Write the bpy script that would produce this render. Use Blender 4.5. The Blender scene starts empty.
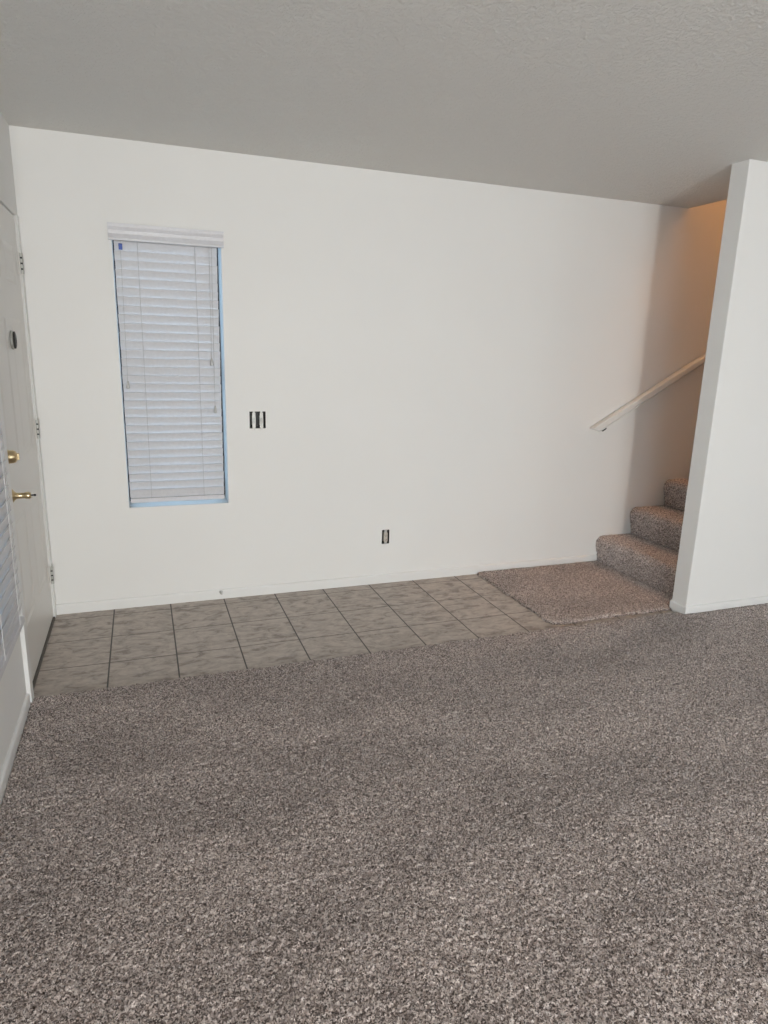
import bpy, bmesh, math, random
import numpy as np
from mathutils import Vector, Matrix

random.seed(7)
RNG = np.random.default_rng(11)
S = bpy.context.scene
COL = S.collection

# ------------------------------------------------------------------ camera
cam_d = bpy.data.cameras.new('camera')
cam = bpy.data.objects.new('camera', cam_d)
COL.objects.link(cam)
rt = Vector((0.94109274, -0.3371323, 0.02619675))
up = Vector((0.05607193, 0.23198198, 0.97110262))
fw = Vector((0.33346724, 0.91242872, -0.23722022))
M3 = Matrix((rt, up, -fw)).transposed()
cam.matrix_world = Matrix.Translation((0.5053, -3.8351, 1.4692)) @ M3.to_4x4()
cam_d.sensor_fit = 'HORIZONTAL'
cam_d.sensor_width = 36.0
cam_d.lens = 36.0 * 664.25 / 768.0
cam_d.clip_start = 0.05
S.camera = cam

# ------------------------------------------------------------------ light
S.view_settings.view_transform = 'Standard'
S.view_settings.look = 'None'
S.view_settings.gamma = 1.0
S.view_settings.use_curve_mapping = False
S.view_settings.exposure = 0.06

world = bpy.data.worlds.new('dusk_sky')
S.world = world
world.use_nodes = True
wn = world.node_tree
wn.nodes.clear()
wo = wn.nodes.new('ShaderNodeOutputWorld')
wb = wn.nodes.new('ShaderNodeBackground')
wb.inputs['Color'].default_value = (0.55, 0.76, 1.0, 1)
wb.inputs['Strength'].default_value = 4.6
wn.links.new(wb.outputs[0], wo.inputs[0])


def area_light(name, loc, target, sx, sy, power, color, spread=180):
    d = bpy.data.lights.new(name, 'AREA')
    d.shape = 'RECTANGLE'
    d.size, d.size_y = sx, sy
    d.energy = power
    d.color = color
    d.spread = math.radians(spread)
    o = bpy.data.objects.new(name, d)
    COL.objects.link(o)
    o.location = loc
    v = Vector(target) - Vector(loc)
    o.rotation_euler = v.to_track_quat('-Z', 'Y').to_euler()
    return o


area_light('key_light', (0.48, -8.56, 1.05), (1.0, 0, 1.15), 0.42, 1.60, 92.0, (1.0, 0.972, 0.915), 130)  # unseen source behind the camera, placed from the partition's shadow edge
area_light('left_fill', (-0.05, -6.6, 1.00), (4, -5.6, 1.00), 1.8, 1.9, 36.0, (0.98, 0.98, 0.95))  # added fill from the left rear, no such door known there
area_light('rear_fill', (1.25, -8.56, 1.10), (1.6, 0, 1.2), 0.56, 1.6, 42.0, (1.0, 0.975, 0.925))  # added second fill from behind, not a known window
area_light('right_fill', (6.05, -7.9, 1.10), (0, -2.5, 1.20), 0.5, 1.5, 22.0, (1.0, 0.985, 0.95))  # added fill from the right rear to brighten the left wall and blind
warm = bpy.data.lights.new('stairwell_lamp', 'POINT')
warm.energy = 66.0
warm.color = (1.0, 0.46, 0.17)
warm.shadow_soft_size = 0.14
warm_o = bpy.data.objects.new('stairwell_lamp', warm)
COL.objects.link(warm_o)
warm_o.location = (5.9, -0.50, 4.75)


# ------------------------------------------------------------------ materials
def new_mat(name):
    m = bpy.data.materials.new(name)
    m.use_nodes = True
    nt = m.node_tree
    b = nt.nodes['Principled BSDF']
    return m, nt, b


def coords(nt, scale=(1, 1, 1)):
    tc = nt.nodes.new('ShaderNodeTexCoord')
    mp = nt.nodes.new('ShaderNodeMapping')
    mp.inputs['Scale'].default_value = scale
    nt.links.new(tc.outputs['Object'], mp.inputs['Vector'])
    return mp.outputs['Vector']


def noise(nt, vec, scale, detail=2.0, rough=0.5, dist=0.0):
    n = nt.nodes.new('ShaderNodeTexNoise')
    n.inputs['Scale'].default_value = scale
    n.inputs['Detail'].default_value = detail
    n.inputs['Roughness'].default_value = rough
    n.inputs['Distortion'].default_value = dist
    nt.links.new(vec, n.inputs['Vector'])
    return n


def ramp(nt, fac, stops, interp='LINEAR'):
    r = nt.nodes.new('ShaderNodeValToRGB')
    r.color_ramp.interpolation = interp
    e = r.color_ramp.elements
    while len(e) > 1:
        e.remove(e[-1])
    e[0].position, e[0].color = stops[0][0], (*stops[0][1], 1)
    for p, c in stops[1:]:
        k = e.new(p)
        k.color = (*c, 1)
    nt.links.new(fac, r.inputs['Fac'])
    return r.outputs['Color']


def mix(nt, a, b, fac, mode='MIX'):
    n = nt.nodes.new('ShaderNodeMix')
    n.data_type = 'RGBA'
    n.blend_type = mode
    for sock, v in ((n.inputs[6], a), (n.inputs[7], b), (n.inputs[0], fac)):
        if hasattr(v, 'is_linked'):
            nt.links.new(v, sock)
        else:
            sock.default_value = v if not isinstance(v, tuple) else (*v, 1)
    return n.outputs[2]


def bump(nt, b, height, strength, distance):
    n = nt.nodes.new('ShaderNodeBump')
    n.inputs['Strength'].default_value = strength
    n.inputs['Distance'].default_value = distance
    nt.links.new(height, n.inputs['Height'])
    nt.links.new(n.outputs[0], b.inputs['Normal'])


def paint(name, col, rough=0.6, bscale=0, bstr=0.0, bdist=0.002, var=0.02):
    m, nt, b = new_mat(name)
    v = coords(nt)
    n = noise(nt, v, 1.7, 3)
    c = ramp(nt, n.outputs['Fac'], [(0.3, tuple(x * (1 - var) for x in col)), (0.7, col)])
    nt.links.new(c, b.inputs['Base Color'])
    b.inputs['Roughness'].default_value = rough
    if bscale:
        h = noise(nt, v, bscale, 3, 0.55)
        bump(nt, b, h.outputs['Fac'], bstr, bdist)
    return m


MAT = {}
MAT['wall'] = paint('wall_paint', (0.82, 0.815, 0.795), 0.62, 120, 0.10, 0.002)
MAT['trim'] = paint('trim_paint', (0.80, 0.80, 0.785), 0.38, 0)
MAT['door'] = paint('door_paint', (0.76, 0.74, 0.70), 0.33, 0)
MAT['rail'] = paint('rail_paint', (0.78, 0.77, 0.74), 0.40, 0)
MAT['reveal'] = MAT['wall']


def ceiling_mat():
    m, nt, b = new_mat('ceiling_texture')
    b.inputs['Base Color'].default_value = (0.82, 0.81, 0.775, 1)
    b.inputs['Roughness'].default_value = 0.85
    v = coords(nt)
    a = noise(nt, v, 58, 4, 0.62, 0.5)
    c = ramp(nt, a.outputs['Fac'], [(0.42, (0, 0, 0)), (0.56, (1, 1, 1))])
    bump(nt, b, c, 0.6, 0.006)
    return m


MAT['ceiling'] = ceiling_mat()


def carpet_mat(name, dark=1.0):
    m, nt, b = new_mat(name)
    v = coords(nt)
    w = noise(nt, v, 150, 2)
    add = nt.nodes.new('ShaderNodeVectorMath')
    add.operation = 'MULTIPLY_ADD'
    nt.links.new(w.outputs['Color'], add.inputs[0])
    add.inputs[1].default_value = (0.005, 0.005, 0.005)
    nt.links.new(v, add.inputs[2])
    vo = nt.nodes.new('ShaderNodeTexVoronoi')
    vo.inputs['Scale'].default_value = 290
    nt.links.new(add.outputs[0], vo.inputs['Vector'])
    sep = nt.nodes.new('ShaderNodeSeparateColor')
    nt.links.new(vo.outputs['Color'], sep.inputs[0])
    c = ramp(nt, sep.outputs[0], [(0.0, (0.055, 0.040, 0.036)), (0.25, (0.165, 0.129, 0.116)), (0.5, (0.43, 0.353, 0.325)),
                                  (0.78, (0.69, 0.592, 0.55)), (1.0, (0.88, 0.79, 0.74))])
    lay = noise(nt, coords(nt, (0.75, 1.8, 1)), 1.9, 3, 0.5, 0.4)      # shading of brushed pile, nap laid both ways, painted as tone
    lc = ramp(nt, lay.outputs['Fac'], [(0.36, (0.86 * dark,) * 3), (0.64, (1.08 * dark,) * 3)])
    c2 = mix(nt, c, lc, 1.0, 'MULTIPLY')
    nt.links.new(c2, b.inputs['Base Color'])
    b.inputs['Roughness'].default_value = 0.95
    b.inputs['Specular IOR Level'].default_value = 0.1
    b.inputs['Sheen Weight'].default_value = 0.25
    b.inputs['Sheen Roughness'].default_value = 0.6
    bump(nt, b, vo.outputs['Distance'], -0.5, 0.006)
    return m


MAT['carpet'] = carpet_mat('speckled_brown_carpet')


def tile_mat():
    m, nt, b = new_mat('ceramic_floor_tile')
    tc = nt.nodes.new('ShaderNodeTexCoord')
    sx = nt.nodes.new('ShaderNodeSeparateXYZ')
    nt.links.new(tc.outputs['Object'], sx.inputs[0])
    P = 0.3036

    def line(out, off):
        a = nt.nodes.new('ShaderNodeMath'); a.operation = 'ADD'; a.inputs[1].default_value = off
        nt.links.new(out, a.inputs[0])
        d = nt.nodes.new('ShaderNodeMath'); d.operation = 'DIVIDE'; d.inputs[1].default_value = P
        nt.links.new(a.outputs[0], d.inputs[0])
        p = nt.nodes.new('ShaderNodeMath'); p.operation = 'PINGPONG'; p.inputs[1].default_value = 0.5
        nt.links.new(d.outputs[0], p.inputs[0])
        fl = nt.nodes.new('ShaderNodeMath'); fl.operation = 'FLOOR'
        nt.links.new(d.outputs[0], fl.inputs[0])
        return p.outputs[0], fl.outputs[0]
    lx, fx = line(sx.outputs[0], -0.292 + 3 * P)
    ly, fy = line(sx.outputs[1], 0.093 + 30 * P)
    ad = nt.nodes.new('ShaderNodeMath'); ad.operation = 'ADD'; ad.inputs[1].default_value = 0.003
    nt.links.new(ly, ad.inputs[0])
    mn = nt.nodes.new('ShaderNodeMath'); mn.operation = 'MINIMUM'
    nt.links.new(lx, mn.inputs[0]); nt.links.new(ad.outputs[0], mn.inputs[1])
    g = nt.nodes.new('ShaderNodeMapRange')
    g.inputs['From Min'].default_value = 0.0085
    g.inputs['From Max'].default_value = 0.014
    nt.links.new(mn.outputs[0], g.inputs['Value'])
    # each tile its own piece of the mottled print
    cx = nt.nodes.new('ShaderNodeCombineXYZ')
    nt.links.new(fx, cx.inputs[0]); nt.links.new(fy, cx.inputs[1])
    wn_ = nt.nodes.new('ShaderNodeTexWhiteNoise'); wn_.noise_dimensions = '3D'
    nt.links.new(cx.outputs[0], wn_.inputs['Vector'])
    va = nt.nodes.new('ShaderNodeVectorMath'); va.operation = 'MULTIPLY_ADD'
    va.inputs[1].default_value = (7, 7, 0)
    nt.links.new(wn_.outputs['Color'], va.inputs[0]); nt.links.new(tc.outputs['Object'], va.inputs[2])
    mp = nt.nodes.new('ShaderNodeMapping'); mp.inputs['Scale'].default_value = (1, 1.7, 1)
    nt.links.new(va.outputs[0], mp.inputs['Vector'])
    n1 = noise(nt, mp.outputs['Vector'], 11, 5, 0.66, 0.7)
    n2 = noise(nt, mp.outputs['Vector'], 30, 3, 0.6)
    c1 = ramp(nt, n1.outputs['Fac'], [(0.36, (0.28, 0.236, 0.205)), (0.45, (0.425, 0.368, 0.322)), (0.60, (0.545, 0.482, 0.424))])
    c2 = ramp(nt, n2.outputs['Fac'], [(0.3, (0.86, 0.86, 0.86)), (0.7, (1.06, 1.06, 1.06))])
    c = mix(nt, c1, c2, 1.0, 'MULTIPLY')
    c = mix(nt, (0.075, 0.066, 0.058), c, g.outputs[0])
    nt.links.new(c, b.inputs['Base Color'])
    b.inputs['Roughness'].default_value = 0.5
    bump(nt, b, g.outputs[0], 0.6, 0.002)
    return m


MAT['tile'] = tile_mat()


def simple(name, col, rough=0.5, metal=0.0):
    m, nt, b = new_mat(name)
    v = coords(nt)
    n = noise(nt, v, 60, 2)
    c = ramp(nt, n.outputs['Fac'], [(0.3, tuple(x * 0.94 for x in col)), (0.7, col)])
    nt.links.new(c, b.inputs['Base Color'])
    b.inputs['Roughness'].default_value = rough
    b.inputs['Metallic'].default_value = metal
    return m


MAT['slat'] = simple('white_faux_wood', (0.70, 0.70, 0.72), 0.42)
MAT['valance'] = simple('white_valance', (0.66, 0.66, 0.69), 0.4)
MAT['cord'] = simple('blind_cord', (0.50, 0.50, 0.50), 0.8)
MAT['lightcord'] = simple('white_cord', (0.82, 0.82, 0.82), 0.7)
MAT['tassel'] = simple('clear_grey_tassel', (0.56, 0.56, 0.55), 0.35)
MAT['bluetag'] = simple('blue_tag', (0.03, 0.08, 0.36), 0.5)
MAT['orange'] = simple('orange_tag', (0.70, 0.28, 0.14), 0.5)
MAT['brass'] = simple('polished_brass', (0.66, 0.53, 0.32), 0.28, 1.0)
MAT['steel'] = simple('hinge_steel', (0.62, 0.62, 0.60), 0.30, 1.0)
MAT['hinge'] = simple('worn_painted_hinge', (0.52, 0.52, 0.49), 0.45, 0.2)
MAT['black'] = simple('black_plastic', (0.012, 0.012, 0.013), 0.5)
MAT['darkmetal'] = simple('dark_metal', (0.05, 0.05, 0.05), 0.4, 0.6)
MAT['frame'] = simple('dark_bronze_frame', (0.022, 0.024, 0.032), 0.5)
MAT['yoke'] = simple('zinc_strap', (0.50, 0.50, 0.48), 0.4, 0.4)
MAT['switch'] = simple('grey_switch_body', (0.50, 0.50, 0.49), 0.4)
MAT['ivory'] = simple('beige_outlet_body', (0.58, 0.53, 0.46), 0.4)
MAT['rubber'] = simple('pale_rubber', (0.62, 0.61, 0.58), 0.6)
MAT['seal'] = simple('brown_door_sweep', (0.10, 0.09, 0.075), 0.6)
MAT['concrete'] = simple('grey_asphalt', (0.34, 0.34, 0.34), 0.8)


def glass_mat():
    m = bpy.data.materials.new('window_glass')
    m.use_nodes = True
    nt = m.node_tree
    nt.nodes.clear()
    o = nt.nodes.new('ShaderNodeOutputMaterial')
    t = nt.nodes.new('ShaderNodeBsdfTransparent')
    t.inputs[0].default_value = (0.93, 0.96, 0.96, 1)
    g = nt.nodes.new('ShaderNodeBsdfGlossy')
    g.inputs['Roughness'].default_value = 0.02
    f = nt.nodes.new('ShaderNodeFresnel')
    f.inputs['IOR'].default_value = 1.45
    x = nt.nodes.new('ShaderNodeMixShader')
    nt.links.new(f.outputs[0], x.inputs[0])
    nt.links.new(t.outputs[0], x.inputs[1])
    nt.links.new(g.outputs[0], x.inputs[2])
    nt.links.new(x.outputs[0], o.inputs[0])
    return m


MAT['glass'] = glass_mat()


# ------------------------------------------------------------------ helpers
def link(name, me, mat, parent=None, smooth=False, kind=None):
    o = bpy.data.objects.new(name, me)
    COL.objects.link(o)
    if mat:
        me.materials.append(mat)
    if parent:
        o.parent = parent
    if smooth:
        for p in me.polygons:
            p.use_smooth = True
    if kind:
        o['kind'] = kind
    return o


def obj(name, bm, mat, parent=None, smooth=False, kind=None, loc=None):
    me = bpy.data.meshes.new(name)
    bmesh.ops.recalc_face_normals(bm, faces=bm.faces)
    bm.to_mesh(me)
    bm.free()
    o = link(name, me, mat, parent, smooth, kind)
    if loc:
        o.location = loc
    return o


def thing(name, label, cat, loc=(0, 0, 0), group=None, kind=None):
    o = bpy.data.objects.new(name, None)
    COL.objects.link(o)
    o.location = loc
    o.empty_display_size = 0.05
    tag(o, label, cat, group, kind)
    return o


def tag(o, label, cat, group=None, kind=None):
    o['label'] = label
    o['category'] = cat
    if group:
        o['group'] = group
    if kind:
        o['kind'] = kind
    return o


def box(bm, x0, x1, y0, y1, z0, z1, bev=0.0, seg=2):
    r = bmesh.ops.create_cube(bm, size=1.0)
    vs = r['verts']
    for v in vs:
        v.co = Vector(((x0 + x1) / 2 + v.co.x * (x1 - x0), (y0 + y1) / 2 + v.co.y * (y1 - y0), (z0 + z1) / 2 + v.co.z * (z1 - z0)))
    if bev:
        es = list({e for v in vs for e in v.link_edges})
        bmesh.ops.bevel(bm, geom=es, offset=bev, segments=seg, profile=0.5, affect='EDGES')


def cyl(bm, a, b, r0, r1=None, n=20, caps=True):
    a, b = Vector(a), Vector(b)
    r1 = r0 if r1 is None else r1
    q = (b - a).to_track_quat('Z', 'Y').to_matrix()
    ra, rb = [], []
    for i in range(n):
        t = 2 * math.pi * i / n
        d = q @ Vector((math.cos(t), math.sin(t), 0))
        ra.append(bm.verts.new(a + d * r0))
        rb.append(bm.verts.new(b + d * r1))
    for i in range(n):
        bm.faces.new((ra[i], ra[(i + 1) % n], rb[(i + 1) % n], rb[i]))
    if caps:
        bm.faces.new(ra[::-1])
        bm.faces.new(rb)


def lathe(bm, prof, origin, axis, n=24):
    """prof: (radius, distance along axis)"""
    o = Vector(origin)
    q = Vector(axis).to_track_quat('Z', 'Y').to_matrix()
    rings = []
    for r, h in prof:
        ring = []
        for i in range(n):
            t = 2 * math.pi * i / n
            ring.append(bm.verts.new(o + q @ Vector((r * math.cos(t), r * math.sin(t), h))))
        rings.append(ring)
    for a, b in zip(rings, rings[1:]):
        for i in range(n):
            bm.faces.new((a[i], a[(i + 1) % n], b[(i + 1) % n], b[i]))
    bm.faces.new(rings[0][::-1])
    bm.faces.new(rings[-1])


def tube(bm, pts, r, n=8):
    pts = [Vector(p) for p in pts]
    rings = []
    for i, p in enumerate(pts):
        d = (pts[min(i + 1, len(pts) - 1)] - pts[max(i - 1, 0)]).normalized()
        q = d.to_track_quat('Z', 'Y').to_matrix()
        rr = r[i] if isinstance(r, (list, tuple)) else r
        rings.append([bm.verts.new(p + q @ Vector((rr * math.cos(2 * math.pi * k / n), rr * math.sin(2 * math.pi * k / n), 0))) for k in range(n)])
    for a, b in zip(rings, rings[1:]):
        for i in range(n):
            bm.faces.new((a[i], a[(i + 1) % n], b[(i + 1) % n], b[i]))
    bm.faces.new(rings[0][::-1])
    bm.faces.new(rings[-1])


def prism(bm, poly, origin, ex, ey, ez, length):
    """closed polygon in the (ex, ey) plane, swept along ez"""
    o, ex, ey, ez = Vector(origin), Vector(ex), Vector(ey), Vector(ez)
    a = [bm.verts.new(o + ex * p[0] + ey * p[1]) for p in poly]
    b = [bm.verts.new(v.co + ez * length) for v in a]
    n = len(a)
    for i in range(n):
        bm.faces.new((a[i], a[(i + 1) % n], b[(i + 1) % n], b[i]))
    bm.faces.new(a[::-1])
    bm.faces.new(b)


def panel_wall(bm, us, vs, holes, t0, t1, axis):
    """solid wall between thickness coordinates t0..t1 with through-holes (u0,u1,v0,v1); axis 'y': u=x, 'x': u=y; v is z"""
    U = sorted(set([*us] + [h[i] for h in holes for i in (0, 1)]))
    V = sorted(set([*vs] + [h[i] for h in holes for i in (2, 3)]))
    U = [u for u in U if us[0] <= u <= us[-1]]
    V = [v for v in V if vs[0] <= v <= vs[-1]]
    cache = {}

    def P(u, v, t):
        k = (round(u, 5), round(v, 5), round(t, 5))
        if k not in cache:
            cache[k] = bm.verts.new((u, t, v) if axis == 'y' else (t, u, v))
        return cache[k]

    def solid(i, j):
        if not (0 <= i < len(U) - 1 and 0 <= j < len(V) - 1):
            return False
        cu, cv = (U[i] + U[i + 1]) / 2, (V[j] + V[j + 1]) / 2
        return not any(h[0] < cu < h[1] and h[2] < cv < h[3] for h in holes)
    for i in range(len(U) - 1):
        for j in range(len(V) - 1):
            if not solid(i, j):
                continue
            a, b, c, d = U[i], U[i + 1], V[j], V[j + 1]
            for t in (t0, t1):
                bm.faces.new((P(a, c, t), P(b, c, t), P(b, d, t), P(a, d, t)))
            for di, dj, e in ((-1, 0, ((a, c), (a, d))), (1, 0, ((b, c), (b, d))), (0, -1, ((a, c), (b, c))), (0, 1, ((a, d), (b, d)))):
                if not solid(i + di, j + dj):
                    p, q = e
                    bm.faces.new((P(*p, t0), P(*q, t0), P(*q, t1), P(*p, t1)))


def grid_mesh(name, X, Y, Z, mat, skirt_z=None, parent=None):
    """height-field surface from 2-D arrays"""
    ny, nx = X.shape
    co = np.stack([X, Y, Z], -1).reshape(-1, 3)
    idx = np.arange(nx * ny).reshape(ny, nx)
    q = np.stack([idx[:-1, :-1], idx[:-1, 1:], idx[1:, 1:], idx[1:, :-1]], -1).reshape(-1, 4)
    if skirt_z is not None:
        loop = np.concatenate([idx[0, :-1], idx[:-1, -1], idx[-1, :0:-1], idx[:0:-1, 0]])
        low = co[loop].copy()
        low[:, 2] = skirt_z
        base = len(co)
        co = np.concatenate([co, low])
        n = len(loop)
        k = np.arange(n)
        q2 = np.stack([loop, base + k, base + (k + 1) % n, loop[(k + 1) % n]], -1)
        q = np.concatenate([q, q2])
    me = bpy.data.meshes.new(name)
    me.vertices.add(len(co))
    me.vertices.foreach_set('co', co.astype(np.float32).ravel())
    me.loops.add(q.size)
    me.loops.foreach_set('vertex_index', q.astype(np.int32).ravel())
    me.polygons.add(len(q))
    me.polygons.foreach_set('loop_start', (np.arange(len(q)) * 4).astype(np.int32))
    me.polygons.foreach_set('loop_total', np.full(len(q), 4, np.int32))
    me.update(calc_edges=True)
    me.validate()
    return link(name, me, mat, parent, smooth=True)


# ------------------------------------------------------------------ setting
XP, YF, YB = 3.425, -1.021, -0.908          # partition: end, front face, stair-side face
LX = -0.008                                  # face of the left wall
XC = 4.02                                   # edge of the ceiling at the stairwell
H = 2.44
WX0, WX1, WZ0, WZ1 = 0.406, 0.946, 0.582, 2.03
SW = (1.076, 1.168, 1.012, 1.108)           # open switch box
OU = (1.897, 1.947, 0.262, 0.354)           # open outlet box

bm = bmesh.new()
box(bm, -0.158, 8.6, -8.65, 0.20, -0.12, 0.0)
obj('floor', bm, MAT['tile'], kind='structure')

bm = bmesh.new()
panel_wall(bm, (LX, 8.6), (0.0, 5.3), [(WX0, WX1, WZ0, WZ1), SW, OU], 0.0, 0.20, 'y')
obj('wall_back', bm, MAT['wall'], kind='structure')

DY0, DY1, DZ = -0.970, -0.058, 2.045        # door opening
LW = (-2.45, -1.30, 0.52, 1.98)             # window by the door
bm = bmesh.new()
panel_wall(bm, (-8.65, 0.15), (0.0, 2.44), [(DY0, DY1, -0.1, DZ), LW, (-7.5, -5.7, -0.1, 2.08)], -0.158, LX, 'x')
obj('wall_left', bm, MAT['wall'], kind='structure')

bm = bmesh.new()
panel_wall(bm, (LX, 6.0), (0.0, 2.44), [(0.26, 0.70, 0.22, 1.88), (0.94, 1.56, 0.26, 1.94)], -8.65, -8.5, 'y')
obj('wall_rear', bm, MAT['wall'], kind='structure')
bm = bmesh.new()
panel_wall(bm, (-8.65, YF), (0.0, H), [(-8.2, -7.6, 0.30, 1.90)], 6.0, 6.15, 'x')
obj('wall_right', bm, MAT['wall'], kind='structure')
bm = bmesh.new()
box(bm, XP, 8.6, YF, YB, 0, 5.3, 0.004)
obj('wall_partition', bm, MAT['wall'], kind='structure')

bm = bmesh.new()
box(bm, -0.15, 6.15, -8.65, YF, H, H + 0.3)
box(bm, -0.15, XP, YF, 0.0, H, H + 0.3)
box(bm, XP, XC, YB, 0.0, H, H + 0.3)
bmesh.ops.remove_doubles(bm, verts=bm.verts, dist=1e-4)
obj('ceiling', bm, MAT['ceiling'], kind='structure')

bm = bmesh.new()
box(bm, XC - 0.12, XC, YB, 0.0, H + 0.3, 5.3)
obj('wall_landing', bm, MAT['wall'], kind='structure')
bm = bmesh.new()
box(bm, 8.6, 8.75, YF, 0.15, 0, 5.3)
obj('wall_stairwell', bm, MAT['wall'], kind='structure')
bm = bmesh.new()
box(bm, XC - 0.12, 8.75, YF, 0.15, 5.3, 5.4)
obj('ceiling_stairwell', bm, MAT['ceiling'], kind='structure')

# outside ground seen only as light through the windows
bm = bmesh.new()
box(bm, -9, 10, 0.21, 12, -0.25, -0.12)
box(bm, -9, -0.17, -9, 0.21, -0.25, -0.12)
o = obj('ground', bm, MAT['concrete'], kind='structure')


# baseboards ------------------------------------------------------------
def base_profile(h=0.058, t=0.012):
    return [(0, 0), (t, 0), (t, h - 0.010), (t - 0.0025, h - 0.003), (t - 0.006, h), (0, h)]


bm = bmesh.new()
prism(bm, base_profile(), (LX, 0, 0), (0, -1, 0), (0, 0, 1), (1, 0, 0), 3.572)
obj('baseboard_back', bm, MAT['trim'], kind='structure')
bm = bmesh.new()
prism(bm, base_profile(0.062, 0.012), (LX, -5.7, 0), (1, 0, 0), (0, 0, 1), (0, 1, 0), 5.7 - 1.030)
obj('baseboard_left', bm, MAT['trim'], kind='structure')
bm = bmesh.new()
pr = base_profile(0.062, 0.012)


def path_sweep(bm, prof, path):
    """path: [(point, outward offset direction)] - mitred baseboard"""
    rings = [[bm.verts.new(Vector(p) + Vector(d) * a + Vector((0, 0, b))) for a, b in prof] for p, d in path]
    n = len(prof)
    for A, B in zip(rings, rings[1:]):
        for i in range(n):
            bm.faces.new((A[i], A[(i + 1) % n], B[(i + 1) % n], B[i]))
    bm.faces.new(rings[0][::-1])
    bm.faces.new(rings[-1])


path_sweep(bm, pr, [((XP, YB, 0), (-1, 0, 0)), ((XP, YF, 0), (-1, -1, 0)), ((6.0, YF, 0), (0, -1, 0))])
obj('baseboard_partition', bm, MAT['trim'], kind='structure')


# back window -------------------------------------------------------------
def make_window(name, label, u0, u1, z0, z1, depth, axis):
    """frame + pane set in the wall opening; axis 'y': in the back wall, 'x': in the left wall"""
    t = thing(name, label, 'window', (0, 0, 0), kind='structure')

    def bx(bm, a, b, c, d, p, q, bev=0.003):
        if axis == 'y':
            box(bm, a, b, c, d, p, q, bev)
        else:
            box(bm, c, d, a, b, p, q, bev)
    d0, d1 = depth
    w = 0.026
    bm = bmesh.new()
    bx(bm, u0, u0 + w, d0, d1, z0, z1)
    bx(bm, u1 - w, u1, d0, d1, z0, z1)
    bx(bm, u0, u1, d0, d1, z0, z0 + w)
    bx(bm, u0, u1, d0, d1, z1 - w, z1)
    zm = z0 + 0.5 * (z1 - z0)
    bx(bm, u0 + w, u1 - w, d0 + 0.004, d1 - 0.004, zm - 0.018, zm + 0.018)
    obj('window_frame', bm, MAT['frame'], t)
    bm = bmesh.new()
    m = (d0 + d1) / 2
    bx(bm, u0 + w, u1 - w, m - 0.003, m + 0.003, z0 + w, z1 - w, 0)
    obj('window_pane', bm, MAT['glass'], t)
    return t


make_window('window_1', 'tall narrow window in the back wall behind closed white blind', WX0, WX1, WZ0, WZ1, (0.165, 0.195), 'y')
make_window('window_2', 'window in the left wall beside the entry door', LW[0], LW[1], LW[2], LW[3], (-0.14, -0.105), 'x')

# ------------------------------------------------------------------ entry door
d = thing('door_1', 'painted six panel entry door with brass knob in the left wall', 'door', (LX, DY0, 0), kind='structure')


def dobj(name, bm, mat, parent=d, smooth=False):
    o = obj(name, bm, mat, parent, smooth)
    if parent is d:
        for v in o.data.vertices:
            v.co.y -= DY0
    return o


FX = -0.007                                  # face of the leaf
bm = bmesh.new()
CW, CT = 0.058, 0.005
# hinge side leg fills the corner, lock side leg, head
box(bm, 0.0, CT, DY1, -0.0, 0, DZ, 0.002)
box(bm, 0.0, 0.017, DY0 - CW, DY0, 0, DZ, 0.002)
box(bm, -0.10, FX - 0.002, DY1 - 0.006, DY1, 0, DZ, 0.001)
box(bm, -0.10, 0.0, DY0, DY0 + 0.012, 0, DZ, 0.001)
box(bm, -0.10, 0.0, DY0, DY1, DZ - 0.006, DZ, 0.001)
dobj('door_casing', bm, MAT['trim'])

ly0, ly1, lz0, lz1 = DY0 + 0.014, DY1 - 0.005, 0.016, DZ - 0.010
bm = bmesh.new()
cols = [(ly0 + 0.115, ly0 + 0.385), (ly1 - 0.385, ly1 - 0.115)]
rows = [(0.27, 0.74), (0.955, 1.56), (1.715, 1.885)]
holes = [(c[0], c[1], r[0], r[1]) for c in cols for r in rows]
panel_wall(bm, (ly0, ly1), (lz0, lz1), holes, FX - 0.040, FX, 'x')
for (a, b, p, q) in holes:                   # sunk moulding and raised field of every panel
    rings = []
    for ins, dx in ((0, 0), (0.010, -0.003), (0.020, -0.0045), (0.026, -0.004), (0.050, -0.001)):
        rings.append([bm.verts.new((FX + dx, a + ins, p + ins)), bm.verts.new((FX + dx, b - ins, p + ins)),
                      bm.verts.new((FX + dx, b - ins, q - ins)), bm.verts.new((FX + dx, a + ins, q - ins))])
    for A, B in zip(rings, rings[1:]):
        for i in range(4):
            bm.faces.new((A[i], A[(i + 1) % 4], B[(i + 1) % 4], B[i]))
    bm.faces.new(rings[-1])
bmesh.ops.remove_doubles(bm, verts=bm.verts, dist=1e-5)
leaf = dobj('door_leaf', bm, MAT['door'])

bm = bmesh.new()
box(bm, FX - 0.03, FX + 0.010, ly0, ly1, 0.0, 0.012, 0.002)
dobj('door_sweep', bm, MAT['seal'])

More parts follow.
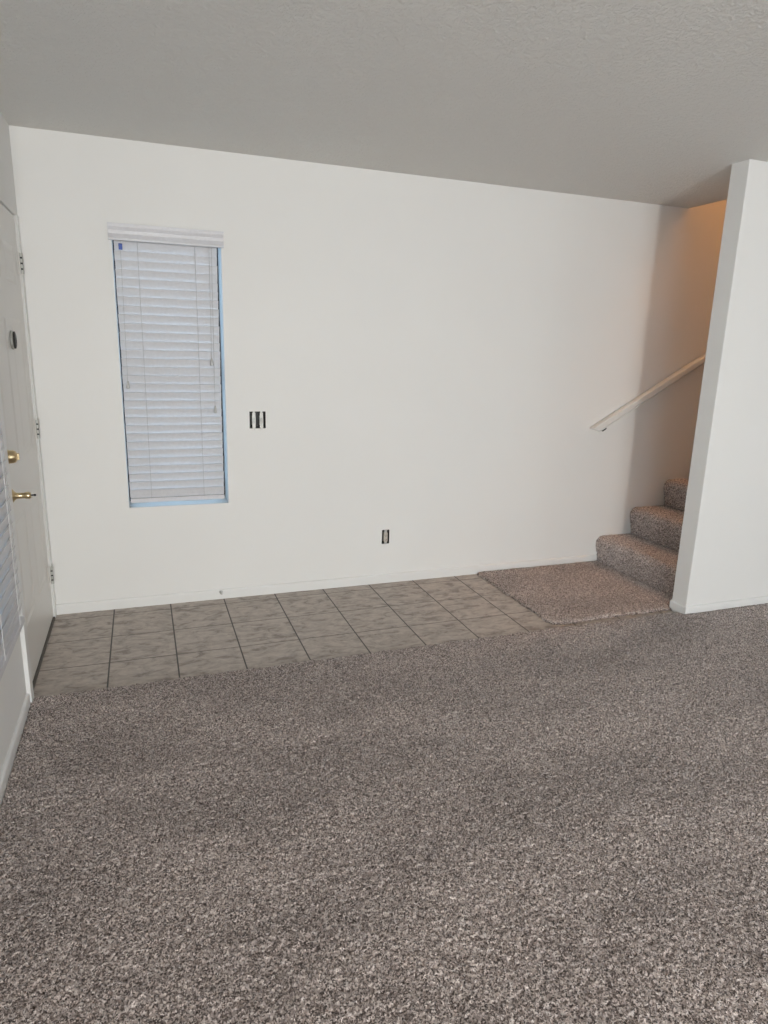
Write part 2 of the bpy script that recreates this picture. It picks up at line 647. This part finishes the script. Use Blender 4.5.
for hz in (1.825, 1.032, 0.250):             # three butt hinges with knuckles
    bm = bmesh.new()
    kx, ky = 0.007, DY1 - 0.010
    n = 4
    hh = 0.102
    for i in range(n):
        z0 = hz - hh / 2 + i * hh / n
        cyl(bm, (kx, ky, z0 + 0.004), (kx, ky, z0 + hh / n - 0.004), 0.0078, n=16)
    hg = dobj('hinge', bm, MAT['hinge'])
    bm = bmesh.new()
    cyl(bm, (kx, ky - DY0, hz - hh / 2 + 0.006), (kx, ky - DY0, hz + hh / 2 - 0.006), 0.0060, n=12)
    obj('hinge_pin', bm, MAT['darkmetal'], hg)
    bm = bmesh.new()                         # leaves painted over with the door
    oy = -DY0
    box(bm, FX, FX + 0.0025, ky - 0.036 + oy, ky + oy, hz - hh / 2, hz + hh / 2, 0.0008)
    box(bm, FX, kx, ky - 0.003 + oy, ky - 0.001 + oy, hz - hh / 2, hz + hh / 2)
    box(bm, CT - 0.001, CT + 0.0022, ky + 0.004 + oy, ky + 0.034 + oy, hz - hh / 2, hz + hh / 2, 0.0008)
    for q in (-0.032, 0.0, 0.032):
        lathe(bm, [(0.0035, 0), (0.003, 0.0012), (0.001, 0.0018)], (FX + 0.0024, ky - 0.024 + oy, hz + q), (1, 0, 0), 10)
    obj('hinge_leaf', bm, MAT['door'], hg)

BY = ly0 + 0.062
# deadbolt with a deep round body
bm = bmesh.new()
lathe(bm, [(0.033, 0), (0.033, 0.005), (0.029, 0.010), (0.0265, 0.014), (0.026, 0.028), (0.023, 0.037), (0.014, 0.043), (0.005, 0.045)], (FX, BY, 1.020), (1, 0, 0), 28)
db = dobj('deadbolt', bm, MAT['brass'], smooth=True)
bm = bmesh.new()
box(bm, FX + 0.040, FX + 0.051, BY - 0.004 - DY0, BY + 0.004 - DY0, 1.006, 1.034, 0.003)
obj('thumb_turn', bm, MAT['brass'], db)
# door knob: rosette, straight neck, rounded end with a push button
bm = bmesh.new()
HZ = 0.862
lathe(bm, [(0.030, 0), (0.030, 0.006), (0.026, 0.014), (0.018, 0.020), (0.0125, 0.026), (0.0115, 0.052), (0.0135, 0.060), (0.0145, 0.070), (0.012, 0.077), (0.006, 0.079)], (FX, BY, HZ), (1, 0, 0), 28)
kb = dobj('door_knob', bm, MAT['brass'], smooth=True)
bm = bmesh.new()
lathe(bm, [(0.003, 0.078), (0.003, 0.088), (0.0045, 0.089), (0.0045, 0.095), (0.003, 0.096)], (FX, BY - DY0, HZ), (1, 0, 0), 14)
obj('lock_button', bm, MAT['darkmetal'], kb, True)
# door viewer
bm = bmesh.new()
lathe(bm, [(0.026, 0), (0.027, 0.006), (0.025, 0.010)], (FX, DY0 + 0.49, 1.468), (1, 0, 0), 28)
for v_ in bm.verts:
    v_.co.z = 1.468 + (v_.co.z - 1.468) * 1.5
pv = dobj('door_viewer', bm, MAT['hinge'], smooth=True)
bm = bmesh.new()
lathe(bm, [(0.024, 0.009), (0.0245, 0.016), (0.019, 0.019), (0.010, 0.019), (0.008, 0.013)], (FX, 0.49, 1.468), (1, 0, 0), 28)
for v_ in bm.verts:
    v_.co.z = 1.468 + (v_.co.z - 1.468) * 1.5
obj('viewer_eyepiece', bm, MAT['darkmetal'], pv, True)


# ------------------------------------------------------------------ venetian blinds
def make_blind(root, U, a0, a1, top, bottom, cord, off, tilt, ladders, rail=0.020, pitch=0.0445, width=0.0505):
    """U(u, o, z) -> local point; u along the wall, o = distance out of the wall into the room"""
    nsl = int((top - 0.055 - bottom - 0.055) / pitch) + 1
    pitch = (top - 0.058 - (bottom + 0.024)) / nsl
    zs = [bottom + 0.026 + pitch * (i + 0.5) for i in range(nsl)]
    bm = bmesh.new()
    ct, st = math.cos(tilt), math.sin(tilt)
    for k, z in enumerate(zs):
        jit = random.uniform(-0.0012, 0.0012)
        sec = []
        m = 6
        for i in range(m + 1):                        # slightly crowned slat section, room edge up
            s = -width / 2 + width * i / m
            crown = 0.0008 * (1 - (2 * s / width) ** 2)
            sec.append((s, crown))
        poly = [(s, c + 0.0014) for s, c in sec] + [(s, c - 0.0014) for s, c in sec[::-1]]
        P = [(off + s * ct - c * st, z + s * st + c * ct) for s, c in poly]
        A = [bm.verts.new(U(a0 + jit, o_, z_)) for o_, z_ in P]
        B = [bm.verts.new(U(a1 + jit, o_, z_)) for o_, z_ in P]
        n = len(A)
        for i in range(n):
            bm.faces.new((A[i], A[(i + 1) % n], B[(i + 1) % n], B[i]))
        bm.faces.new(A[::-1])
        bm.faces.new(B)
    obj('slats', bm, MAT['slat'], root)

    def ubox(bm, ua, ub, oa, ob, za, zb, bev=0.002):
        p, q = U(ua, oa, za), U(ub, ob, zb)
        box(bm, min(p[0], q[0]), max(p[0], q[0]), min(p[1], q[1]), max(p[1], q[1]), p[2], q[2], bev)
    bm = bmesh.new()
    ubox(bm, a0, a1, off - 0.022, off + 0.022, top - 0.055, top, 0.003)
    obj('headrail', bm, MAT['slat'], root)
    bm = bmesh.new()
    ubox(bm, a0, a1, off - 0.012, off + rail, bottom, bottom + 0.024, 0.003)
    br = obj('bottom_rail', bm, MAT['valance'], root)
    for u in ladders:
        bm = bmesh.new()
        for o_ in (off - width * ct / 2 - 0.004, off + width * ct / 2 + 0.004):
            tube(bm, [U(u, o_, bottom + 0.01), U(u, o_, (top + bottom) / 2), U(u, o_, top - 0.03)], 0.0011, 6)
        obj('ladder_cord', bm, MAT[cord], root)
    return zs


def hanging_cord(root, U, u, o, ztop, zbot, slack=0.0):
    bm = bmesh.new()
    tube(bm, [U(u + slack * t, o, ztop + (zbot - ztop) * t) for t in np.linspace(0, 1, 6)], 0.0011, 6)
    c = obj('lift_cord', bm, MAT['cord'], root)
    bm = bmesh.new()
    p = U(u + slack, o, zbot)
    lathe(bm, [(0.003, 0), (0.005, 0.006), (0.0085, 0.026), (0.010, 0.036), (0.006, 0.041)], p, (0, 0, -1), 14)
    obj('tassel', bm, MAT['tassel'], c, True)
    return c


VB = thing('window_blind', 'white venetian blind in the narrow window on the back wall, with crown valance', 'window blind', ((WX0 + WX1) / 2, 0, WZ0))
cx0 = (WX0 + WX1) / 2


def UB(u, o, z):
    return (u - cx0, -o, z - WZ0)


make_blind(VB, UB, WX0 + 0.009, WX1 - 0.020, 2.025, 0.604, 'cord', -0.036, math.radians(68.5), (0.527, 0.812))
# valance: crown profile with returned ends
bm = bmesh.new()
prof = [(0.004, 1.970), (0.026, 1.970), (0.028, 1.979), (0.026, 1.988), (0.024, 2.000), (0.026, 2.016), (0.031, 2.032), (0.032, 2.048), (0.004, 2.048)]
prism(bm, [(a, b - WZ0) for a, b in prof], (0.391 - cx0, 0, 0), (0, -1, 0), (0, 0, 1), (1, 0, 0), 0.957 - 0.391)
obj('valance', bm, MAT['valance'], VB)
bm = bmesh.new()
box(bm, 0.393 - cx0, 0.950 - cx0, -0.006, 0.0, 1.974 - WZ0, 2.038 - WZ0)
obj('valance_bracket', bm, MAT['valance'], VB)
hanging_cord(VB, UB, 0.446, -0.006, 1.975, 1.272, -0.006)
hanging_cord(VB, UB, 0.884, -0.006, 1.975, 1.398, -0.006)
hanging_cord(VB, UB, 0.896, -0.007, 1.975, 1.140, -0.008)
bm = bmesh.new()
box(bm, 0.437 - cx0, 0.455 - cx0, 0.004, 0.007, 1.928 - WZ0, 1.958 - WZ0, 0.001)
o = obj('cord_tag', bm, MAT['bluetag'], VB)
o['label'] = 'small blue tag on the cord'

LB = thing('window_blind', 'white venetian blind hung on the left wall beside the entry door', 'window blind', (LX, -1.8, 0.44))


def UL(u, o, z):
    return (o, u + 1.8, z - 0.44)


LBY = -1.215
make_blind(LB, UL, -2.50, LBY, 2.05, 0.448, 'lightcord', 0.046, math.radians(79), (LBY - 0.085, LBY - 0.38, -2.3), 0.010)
for u in (LBY - 0.06, -2.42):
    bm = bmesh.new()
    box(bm, 0.0, 0.024, u - 0.02 + 1.8, u + 0.02 + 1.8, 1.99 - 0.44, 2.052 - 0.44, 0.001)
    obj('mounting_bracket', bm, MAT['steel'], LB)
bm = bmesh.new()
prism(bm, [(a + 0.048, b + 0.01 - 0.44) for a, b in prof], (0, LBY + 0.012 + 1.8, 0), (1, 0, 0), (0, 0, 1), (0, -1, 0), 1.31)
obj('valance', bm, MAT['valance'], LB)

# ------------------------------------------------------------------ open electrical boxes in the back wall
SWT = thing('light_switch', 'bare two gang light switch without cover plate right of the window', 'light switch', ((SW[0] + SW[1]) / 2, 0, SW[2]))
sx = (SW[0] + SW[1]) / 2


def eb(bm, B, ox):
    t = 0.003
    x0, x1, z0, z1 = B[0] - ox, B[1] - ox, 0.0, B[3] - B[2]
    box(bm, x0, x0 + t, 0.001, 0.055, z0, z1)
    box(bm, x1 - t, x1, 0.001, 0.055, z0, z1)
    box(bm, x0, x1, 0.001, 0.055, z0, z0 + t)
    box(bm, x0, x1, 0.001, 0.055, z1 - t, z1)
    box(bm, x0, x1, 0.052, 0.055, z0, z1)


bm = bmesh.new()
eb(bm, SW, sx)
obj('switch_box', bm, MAT['black'], SWT)
hh = SW[3] - SW[2]
for cx in (-0.0215, 0.0215):
    bm = bmesh.new()
    w = 0.0095
    box(bm, cx - w, cx + w, -0.003, -0.001, 0.002, hh - 0.006, 0.0006)
    box(bm, cx - 0.006, cx + 0.006, -0.004, -0.001, -0.006, 0.008, 0.0006)
    box(bm, cx - 0.006, cx + 0.006, -0.004, -0.001, hh - 0.012, hh + 0.001, 0.0006)
    for z in (0.010, hh - 0.014):
        lathe(bm, [(0.0032, 0), (0.003, 0.0015), (0.001, 0.002)], (cx, -0.003, z), (0, -1, 0), 10)
    st = obj('mounting_strap', bm, MAT['yoke'], SWT)
    bm = bmesh.new()
    box(bm, cx - 0.0105, cx + 0.0105, -0.002, 0.030, 0.020, hh - 0.026, 0.001)
    box(bm, cx - 0.006, cx + 0.006, -0.005, -0.002, 0.030, hh - 0.036, 0.001)
    sb = obj('switch_body', bm, MAT['switch'], SWT)
    bm = bmesh.new()
    bmv = [(-0.0035, -0.004), (0.0035, -0.004), (0.003, -0.016), (-0.003, -0.016)]
    prism(bm, [(a, b) for a, b in bmv], (cx, 0, 0.042), (1, 0, 0), (0, 1, 0), (0, 0.0, 1), 0.010)
    obj('toggle', bm, MAT['rubber'], sb)

OUT = thing('wall_outlet', 'bare electrical outlet without cover plate low on the back wall', 'outlet', ((OU[0] + OU[1]) / 2, 0, OU[2]))
ox = (OU[0] + OU[1]) / 2
bm = bmesh.new()
eb(bm, OU, ox)
obj('outlet_box', bm, MAT['black'], OUT)
hh = OU[3] - OU[2]
bm = bmesh.new()
box(bm, -0.0095, 0.0095, -0.002, 0.000, 0.003, hh - 0.001, 0.0006)
box(bm, -0.007, 0.007, -0.003, -0.001, hh - 0.016, hh + 0.002, 0.0006)
box(bm, -0.007, 0.007, -0.003, -0.001, -0.002, 0.012, 0.0006)
for z in (0.006, hh - 0.007):
    lathe(bm, [(0.0032, 0), (0.003, 0.0015), (0.001, 0.002)], (0, -0.003, z), (0, -1, 0), 10)
obj('mounting_strap', bm, MAT['yoke'], OUT)
bm = bmesh.new()
box(bm, -0.013, 0.013, -0.006, 0.028, 0.014, hh - 0.018, 0.003)
rc = obj('receptacle', bm, MAT['ivory'], OUT)
bm = bmesh.new()
for z in (0.030, hh - 0.034):
    for s in (-0.0055, 0.0055):
        box(bm, s - 0.0009, s + 0.0009, -0.0066, -0.005, z - 0.004, z + 0.004)
    lathe(bm, [(0.0022, 0), (0.002, 0.0006)], (0, -0.006, z - 0.0085), (0, -1, 0), 10)
obj('socket_slots', bm, MAT['black'], rc)

# door stop on the back baseboard
DS = thing('door_stop', 'small door stop on the baseboard below the switch', 'door stop', (0.884, -0.012, 0.045))
bm = bmesh.new()
lathe(bm, [(0.010, 0), (0.010, 0.003), (0.005, 0.006), (0.0045, 0.022)], (0, 0, 0), (0, -1, 0), 16)
obj('stem', bm, MAT['steel'], DS, True)
bm = bmesh.new()
lathe(bm, [(0.007, 0.020), (0.008, 0.026), (0.007, 0.034), (0.003, 0.036)], (0, 0, 0), (0, -1, 0), 16)
obj('rubber_tip', bm, MAT['rubber'], DS, True)


# ------------------------------------------------------------------ carpet
def tuft(shape, amp):
    a = RNG.random(shape)
    b = RNG.random(shape)
    return amp * (0.65 * a + 0.35 * b)


def smooth_noise(X, Y, s, seed):
    r = np.random.default_rng(seed)
    g = r.random((64, 64))
    u, v = (X / s) % 63, (Y / s) % 63
    i, j = np.floor(u).astype(int), np.floor(v).astype(int)
    fu, fv = u - i, v - j
    fu, fv = fu * fu * (3 - 2 * fu), fv * fv * (3 - 2 * fv)
    i1, j1 = (i + 1) % 64, (j + 1) % 64
    return (g[i, j] * (1 - fu) + g[i1, j] * fu) * (1 - fv) + (g[i, j1] * (1 - fu) + g[i1, j1] * fu) * fv


def axis_points(fine0, fine1, step, coarse0, coarse1, cstep):
    a = []
    if coarse0 < fine0:
        a += list(np.arange(coarse0, fine0 - cstep * 0.3, cstep))
    a += list(np.arange(fine0, fine1, step))
    a += [fine1]
    if coarse1 > fine1:
        a += list(np.arange(fine1 + cstep, coarse1, cstep)) + [coarse1]
    return np.array(a)


xs = axis_points(0.006, 4.40, 0.0048, 0.006, 5.99, 0.05)
ys = axis_points(-3.10, -0.985, 0.0048, -8.49, -0.985, 0.06)
X, Y = np.meshgrid(xs, ys)
Z = 0.006 + tuft(X.shape, 0.0125) + 0.004 * smooth_noise(X + 3, Y + 9, 0.06, 5)
X = X + (RNG.random(X.shape) - 0.5) * 0.003
Y = Y + (RNG.random(X.shape) - 0.5) * 0.003
edge = np.zeros_like(Y)
edge[-1, :] = (RNG.random(len(xs)) - 0.35) * 0.012 + 0.010 * (smooth_noise(xs, xs * 0, 0.05, 8) - 0.5)
Y = Y + edge
m = X > XP - 0.02                                       # tucks under the partition's baseboard
Y = np.where(m, np.minimum(Y, YF - 0.0125), Y)
X = np.clip(X, LX + 0.0125, 5.995)
cp = grid_mesh('carpet', X, Y, Z, MAT['carpet'], skirt_z=0.0005)
tag(cp, 'speckled brown wall to wall carpet covering the foreground floor', 'carpet', kind='stuff')

# loose square of the same carpet at the foot of the stairs
mx0, mx1, my0, my1 = 2.587, 3.568, -0.922, -0.016
xs = np.arange(mx0, mx1 + 0.003, 0.0048)
ys = np.arange(my0, my1 + 0.003, 0.0048)
X, Y = np.meshgrid(xs, ys)
Z = 0.008 + tuft(X.shape, 0.0125) + 0.004 * smooth_noise(X + 1, Y + 4, 0.05, 3)
ed = np.minimum.reduce([X - mx0, mx1 - X, Y - my0, my1 - Y])
Z = Z - 0.006 * np.clip(1 - ed / 0.02, 0, 1) ** 2
jx = (RNG.random(X.shape) - 0.5)
jy = (RNG.random(X.shape) - 0.5)
X = X + jx * 0.003
Y = Y + jy * 0.003
wob = smooth_noise(ys, ys * 0, 0.07, 21) - 0.5
X[:, 0] += (RNG.random(len(ys)) - 0.5) * 0.014 + wob * 0.012
Y[0, :] += (RNG.random(len(xs)) - 0.5) * 0.014 + (smooth_noise(xs, xs * 0, 0.09, 22) - 0.5) * 0.014
# the near left corner is cut round, the near right corner clears the partition
dx, dy = mx0 + 0.05 - X, my0 + 0.05 - Y
r = np.hypot(np.maximum(dx, 0), np.maximum(dy, 0))
f = np.where((dx > 0) & (dy > 0) & (r > 0.05), 0.05 / np.maximum(r, 1e-6), 1.0)
X = np.where(f < 1, mx0 + 0.05 - dx * f, X)
Y = np.where(f < 1, my0 + 0.05 - dy * f, Y)
X = np.where((Y < YB + 0.004), np.minimum(X, XP - 0.016), X)
X = np.minimum(X, mx1)
mat_o = grid_mesh('carpet_mat', X, Y, Z, MAT['carpet'], skirt_z=0.0006)
tag(mat_o, 'loose square of speckled brown carpet on the tiles at the foot of the stairs', 'rug')

# ------------------------------------------------------------------ staircase
RISE, RUN, X0 = 0.198, 0.277, 3.574
NST = 14
ST = thing('staircase', 'narrow carpeted staircase rising to the right behind the partition wall', 'staircase', (X0, -0.45, 0))


def make_step(dense):
    """riser, rounded nosing and tread as one carpeted pad; local origin at the riser foot, wall side"""
    nose_r = 0.052
    prof = []
    ds = 0.007 if dense else 0.03
    ov = 0.022
    for z in np.arange(0.0, RISE - 2 * nose_r, ds):
        prof.append((-ov * (z / (RISE - 2 * nose_r)) ** 2 * 0.6, z))
    cxn, czn = -ov + nose_r, RISE - nose_r
    for a in np.arange(math.pi * 1.02, math.pi * 0.5, -ds / nose_r):
        prof.append((cxn + nose_r * math.cos(a), czn + nose_r * math.sin(a)))
    for x in np.arange(cxn, RUN + 0.002, ds):
        prof.append((x, RISE))
    prof = np.array(prof)
    tg = np.gradient(prof, axis=0)
    nr = np.stack([-tg[:, 1], tg[:, 0]], 1)
    nr /= np.linalg.norm(nr, axis=1)[:, None] + 1e-9
    yv = np.arange(-0.9045, -0.0015, ds if dense else 0.1)
    yv[-1] = -0.002
    PX, YY = np.meshgrid(prof[:, 0], yv)
    PZ = np.meshgrid(prof[:, 1], yv)[0]
    NX = np.meshgrid(nr[:, 0], yv)[0]
    NZ = np.meshgrid(nr[:, 1], yv)[0]
    amp = (RNG.random(PX.shape) - 0.5) * (0.008 if dense else 0.0)
    amp[:, 0] = 0
    amp[:, -1] = 0
    PX, PZ = PX + NX * amp, PZ + NZ * amp
    return PX, YY, PZ


def step_mesh(name, P, mat):
    X, Y, Z = P
    ny, nx = X.shape
    co = np.stack([X, Y + 0.45, Z], -1).reshape(-1, 3)
    idx = np.arange(nx * ny).reshape(ny, nx)
    faces = [tuple(q) for q in np.stack([idx[:-1, :-1], idx[:-1, 1:], idx[1:, 1:], idx[1:, :-1]], -1).reshape(-1, 4).tolist()]
    b = len(co)
    xr = float(X[0, -1])
    low = np.array([[xr, Y[0, 0] + 0.45, 0.0], [xr, Y[-1, 0] + 0.45, 0.0]])
    co = np.concatenate([co, low])
    faces.append(tuple(idx[0, ::-1].tolist() + [b][::-1]))
    faces.append(tuple(idx[-1, :].tolist() + [b + 1]))
    faces.append((b, b + 1) + tuple(idx[::-1, -1].tolist()))
    faces.append((b + 1, b) + tuple(idx[:, 0].tolist()))
    me = bpy.data.meshes.new(name)
    me.from_pydata(co.tolist(), [], faces)
    me.update()
    return me


dense_me = step_mesh('step', make_step(True), MAT['carpet'])
plain_me = step_mesh('step', make_step(False), MAT['carpet'])
for me in (dense_me, plain_me):
    me.materials.append(MAT['carpet'])
    for p in me.polygons:
        p.use_smooth = len(p.vertices) == 4
for i in range(NST):
    o = bpy.data.objects.new('step', dense_me if i < 4 else plain_me)
    COL.objects.link(o)
    o.parent = ST
    o.location = (i * RUN, 0, i * RISE)
# the solid carriage below the steps, above the floor
bm = bmesh.new()
poly = [(0.02, 0.0)]
for i in range(1, NST):
    poly += [(i * RUN + 0.001, (i - 1) * RISE + (RISE - 0.001 if False else 0.0)), (i * RUN + 0.001, i * RISE - 0.001)] if i > 1 else [(RUN + 0.001, 0.0), (RUN + 0.001, RISE - 0.001)]
poly += [(NST * RUN, (NST - 1) * RISE - 0.001), (NST * RUN, 0.0)]
cl = []
for p in poly:
    if not cl or (abs(p[0] - cl[-1][0]) + abs(p[1] - cl[-1][1])) > 1e-5:
        cl.append(p)
cl = [p for k, p in enumerate(cl) if not (k == 0)]
prism(bm, cl, (0, -0.44, 0), (1, 0, 0), (0, 0, 1), (0, 1, 0), 0.88)
obj('stair_carriage', bm, MAT['trim'], ST)
bm = bmesh.new()
xl = X0 + NST * RUN
box(bm, xl, 8.6, YB, 0.0, NST * RISE - 0.25, NST * RISE)
obj('floor_landing', bm, MAT['carpet'], kind='structure')

# ------------------------------------------------------------------ handrail
A = Vector((3.388, -0.045, 0.9830))
B = Vector((4.272, -0.045, 1.4830))
e = (B - A).normalized()
nrm = Vector((-e.z, 0, e.x))
HR = thing('handrail', 'white painted wooden handrail sloping up the back wall beside the stairs', 'handrail', (A.x, 0, A.z))
L = 3.6
prof = [(0.012, 0.0), (0.050, 0.0), (0.056, -0.005), (0.056, -0.033), (0.050, -0.037), (0.044, -0.039), (0.044, -0.043), (0.050, -0.045), (0.050, -0.050), (0.018, -0.050), (0.012, -0.045)]
bm = bmesh.new()
ra, rb = [], []
for p, q in prof:                            # lower end cut level
    base = Vector((0, -p, 0)) + nrm * q
    ra.append(bm.verts.new(base + e * (-0.55 * q * nrm.z / e.z)))
    rb.append(bm.verts.new(base + e * L))
for i in range(len(prof)):
    j = (i + 1) % len(prof)
    bm.faces.new((ra[i], ra[j], rb[j], rb[i]))
bm.faces.new(ra[::-1])
bm.faces.new(rb)
obj('rail', bm, MAT['rail'], HR)
for s in (0.11, 1.35, 2.6):
    bm = bmesh.new()
    c = e * s + nrm * (-0.050)
    lathe(bm, [(0.016, 0), (0.016, 0.003), (0.008, 0.006)], (c.x, 0.0, c.z - 0.020), (0, -1, 0), 16)
    tube(bm, [(c.x, -0.004, c.z - 0.020), (c.x, -0.020, c.z - 0.022), (c.x, -0.031, c.z - 0.014), (c.x, -0.034, c.z - 0.002)], 0.0055, 10)
    bxv = [(-0.022, 0.0), (0.022, 0.0), (0.022, 0.003), (-0.022, 0.003)]
    prism(bm, bxv, (c.x, -0.026, c.z - 0.003), e, nrm, (0, -1, 0), 0.016)
    obj('rail_bracket', bm, MAT['darkmetal'], HR)
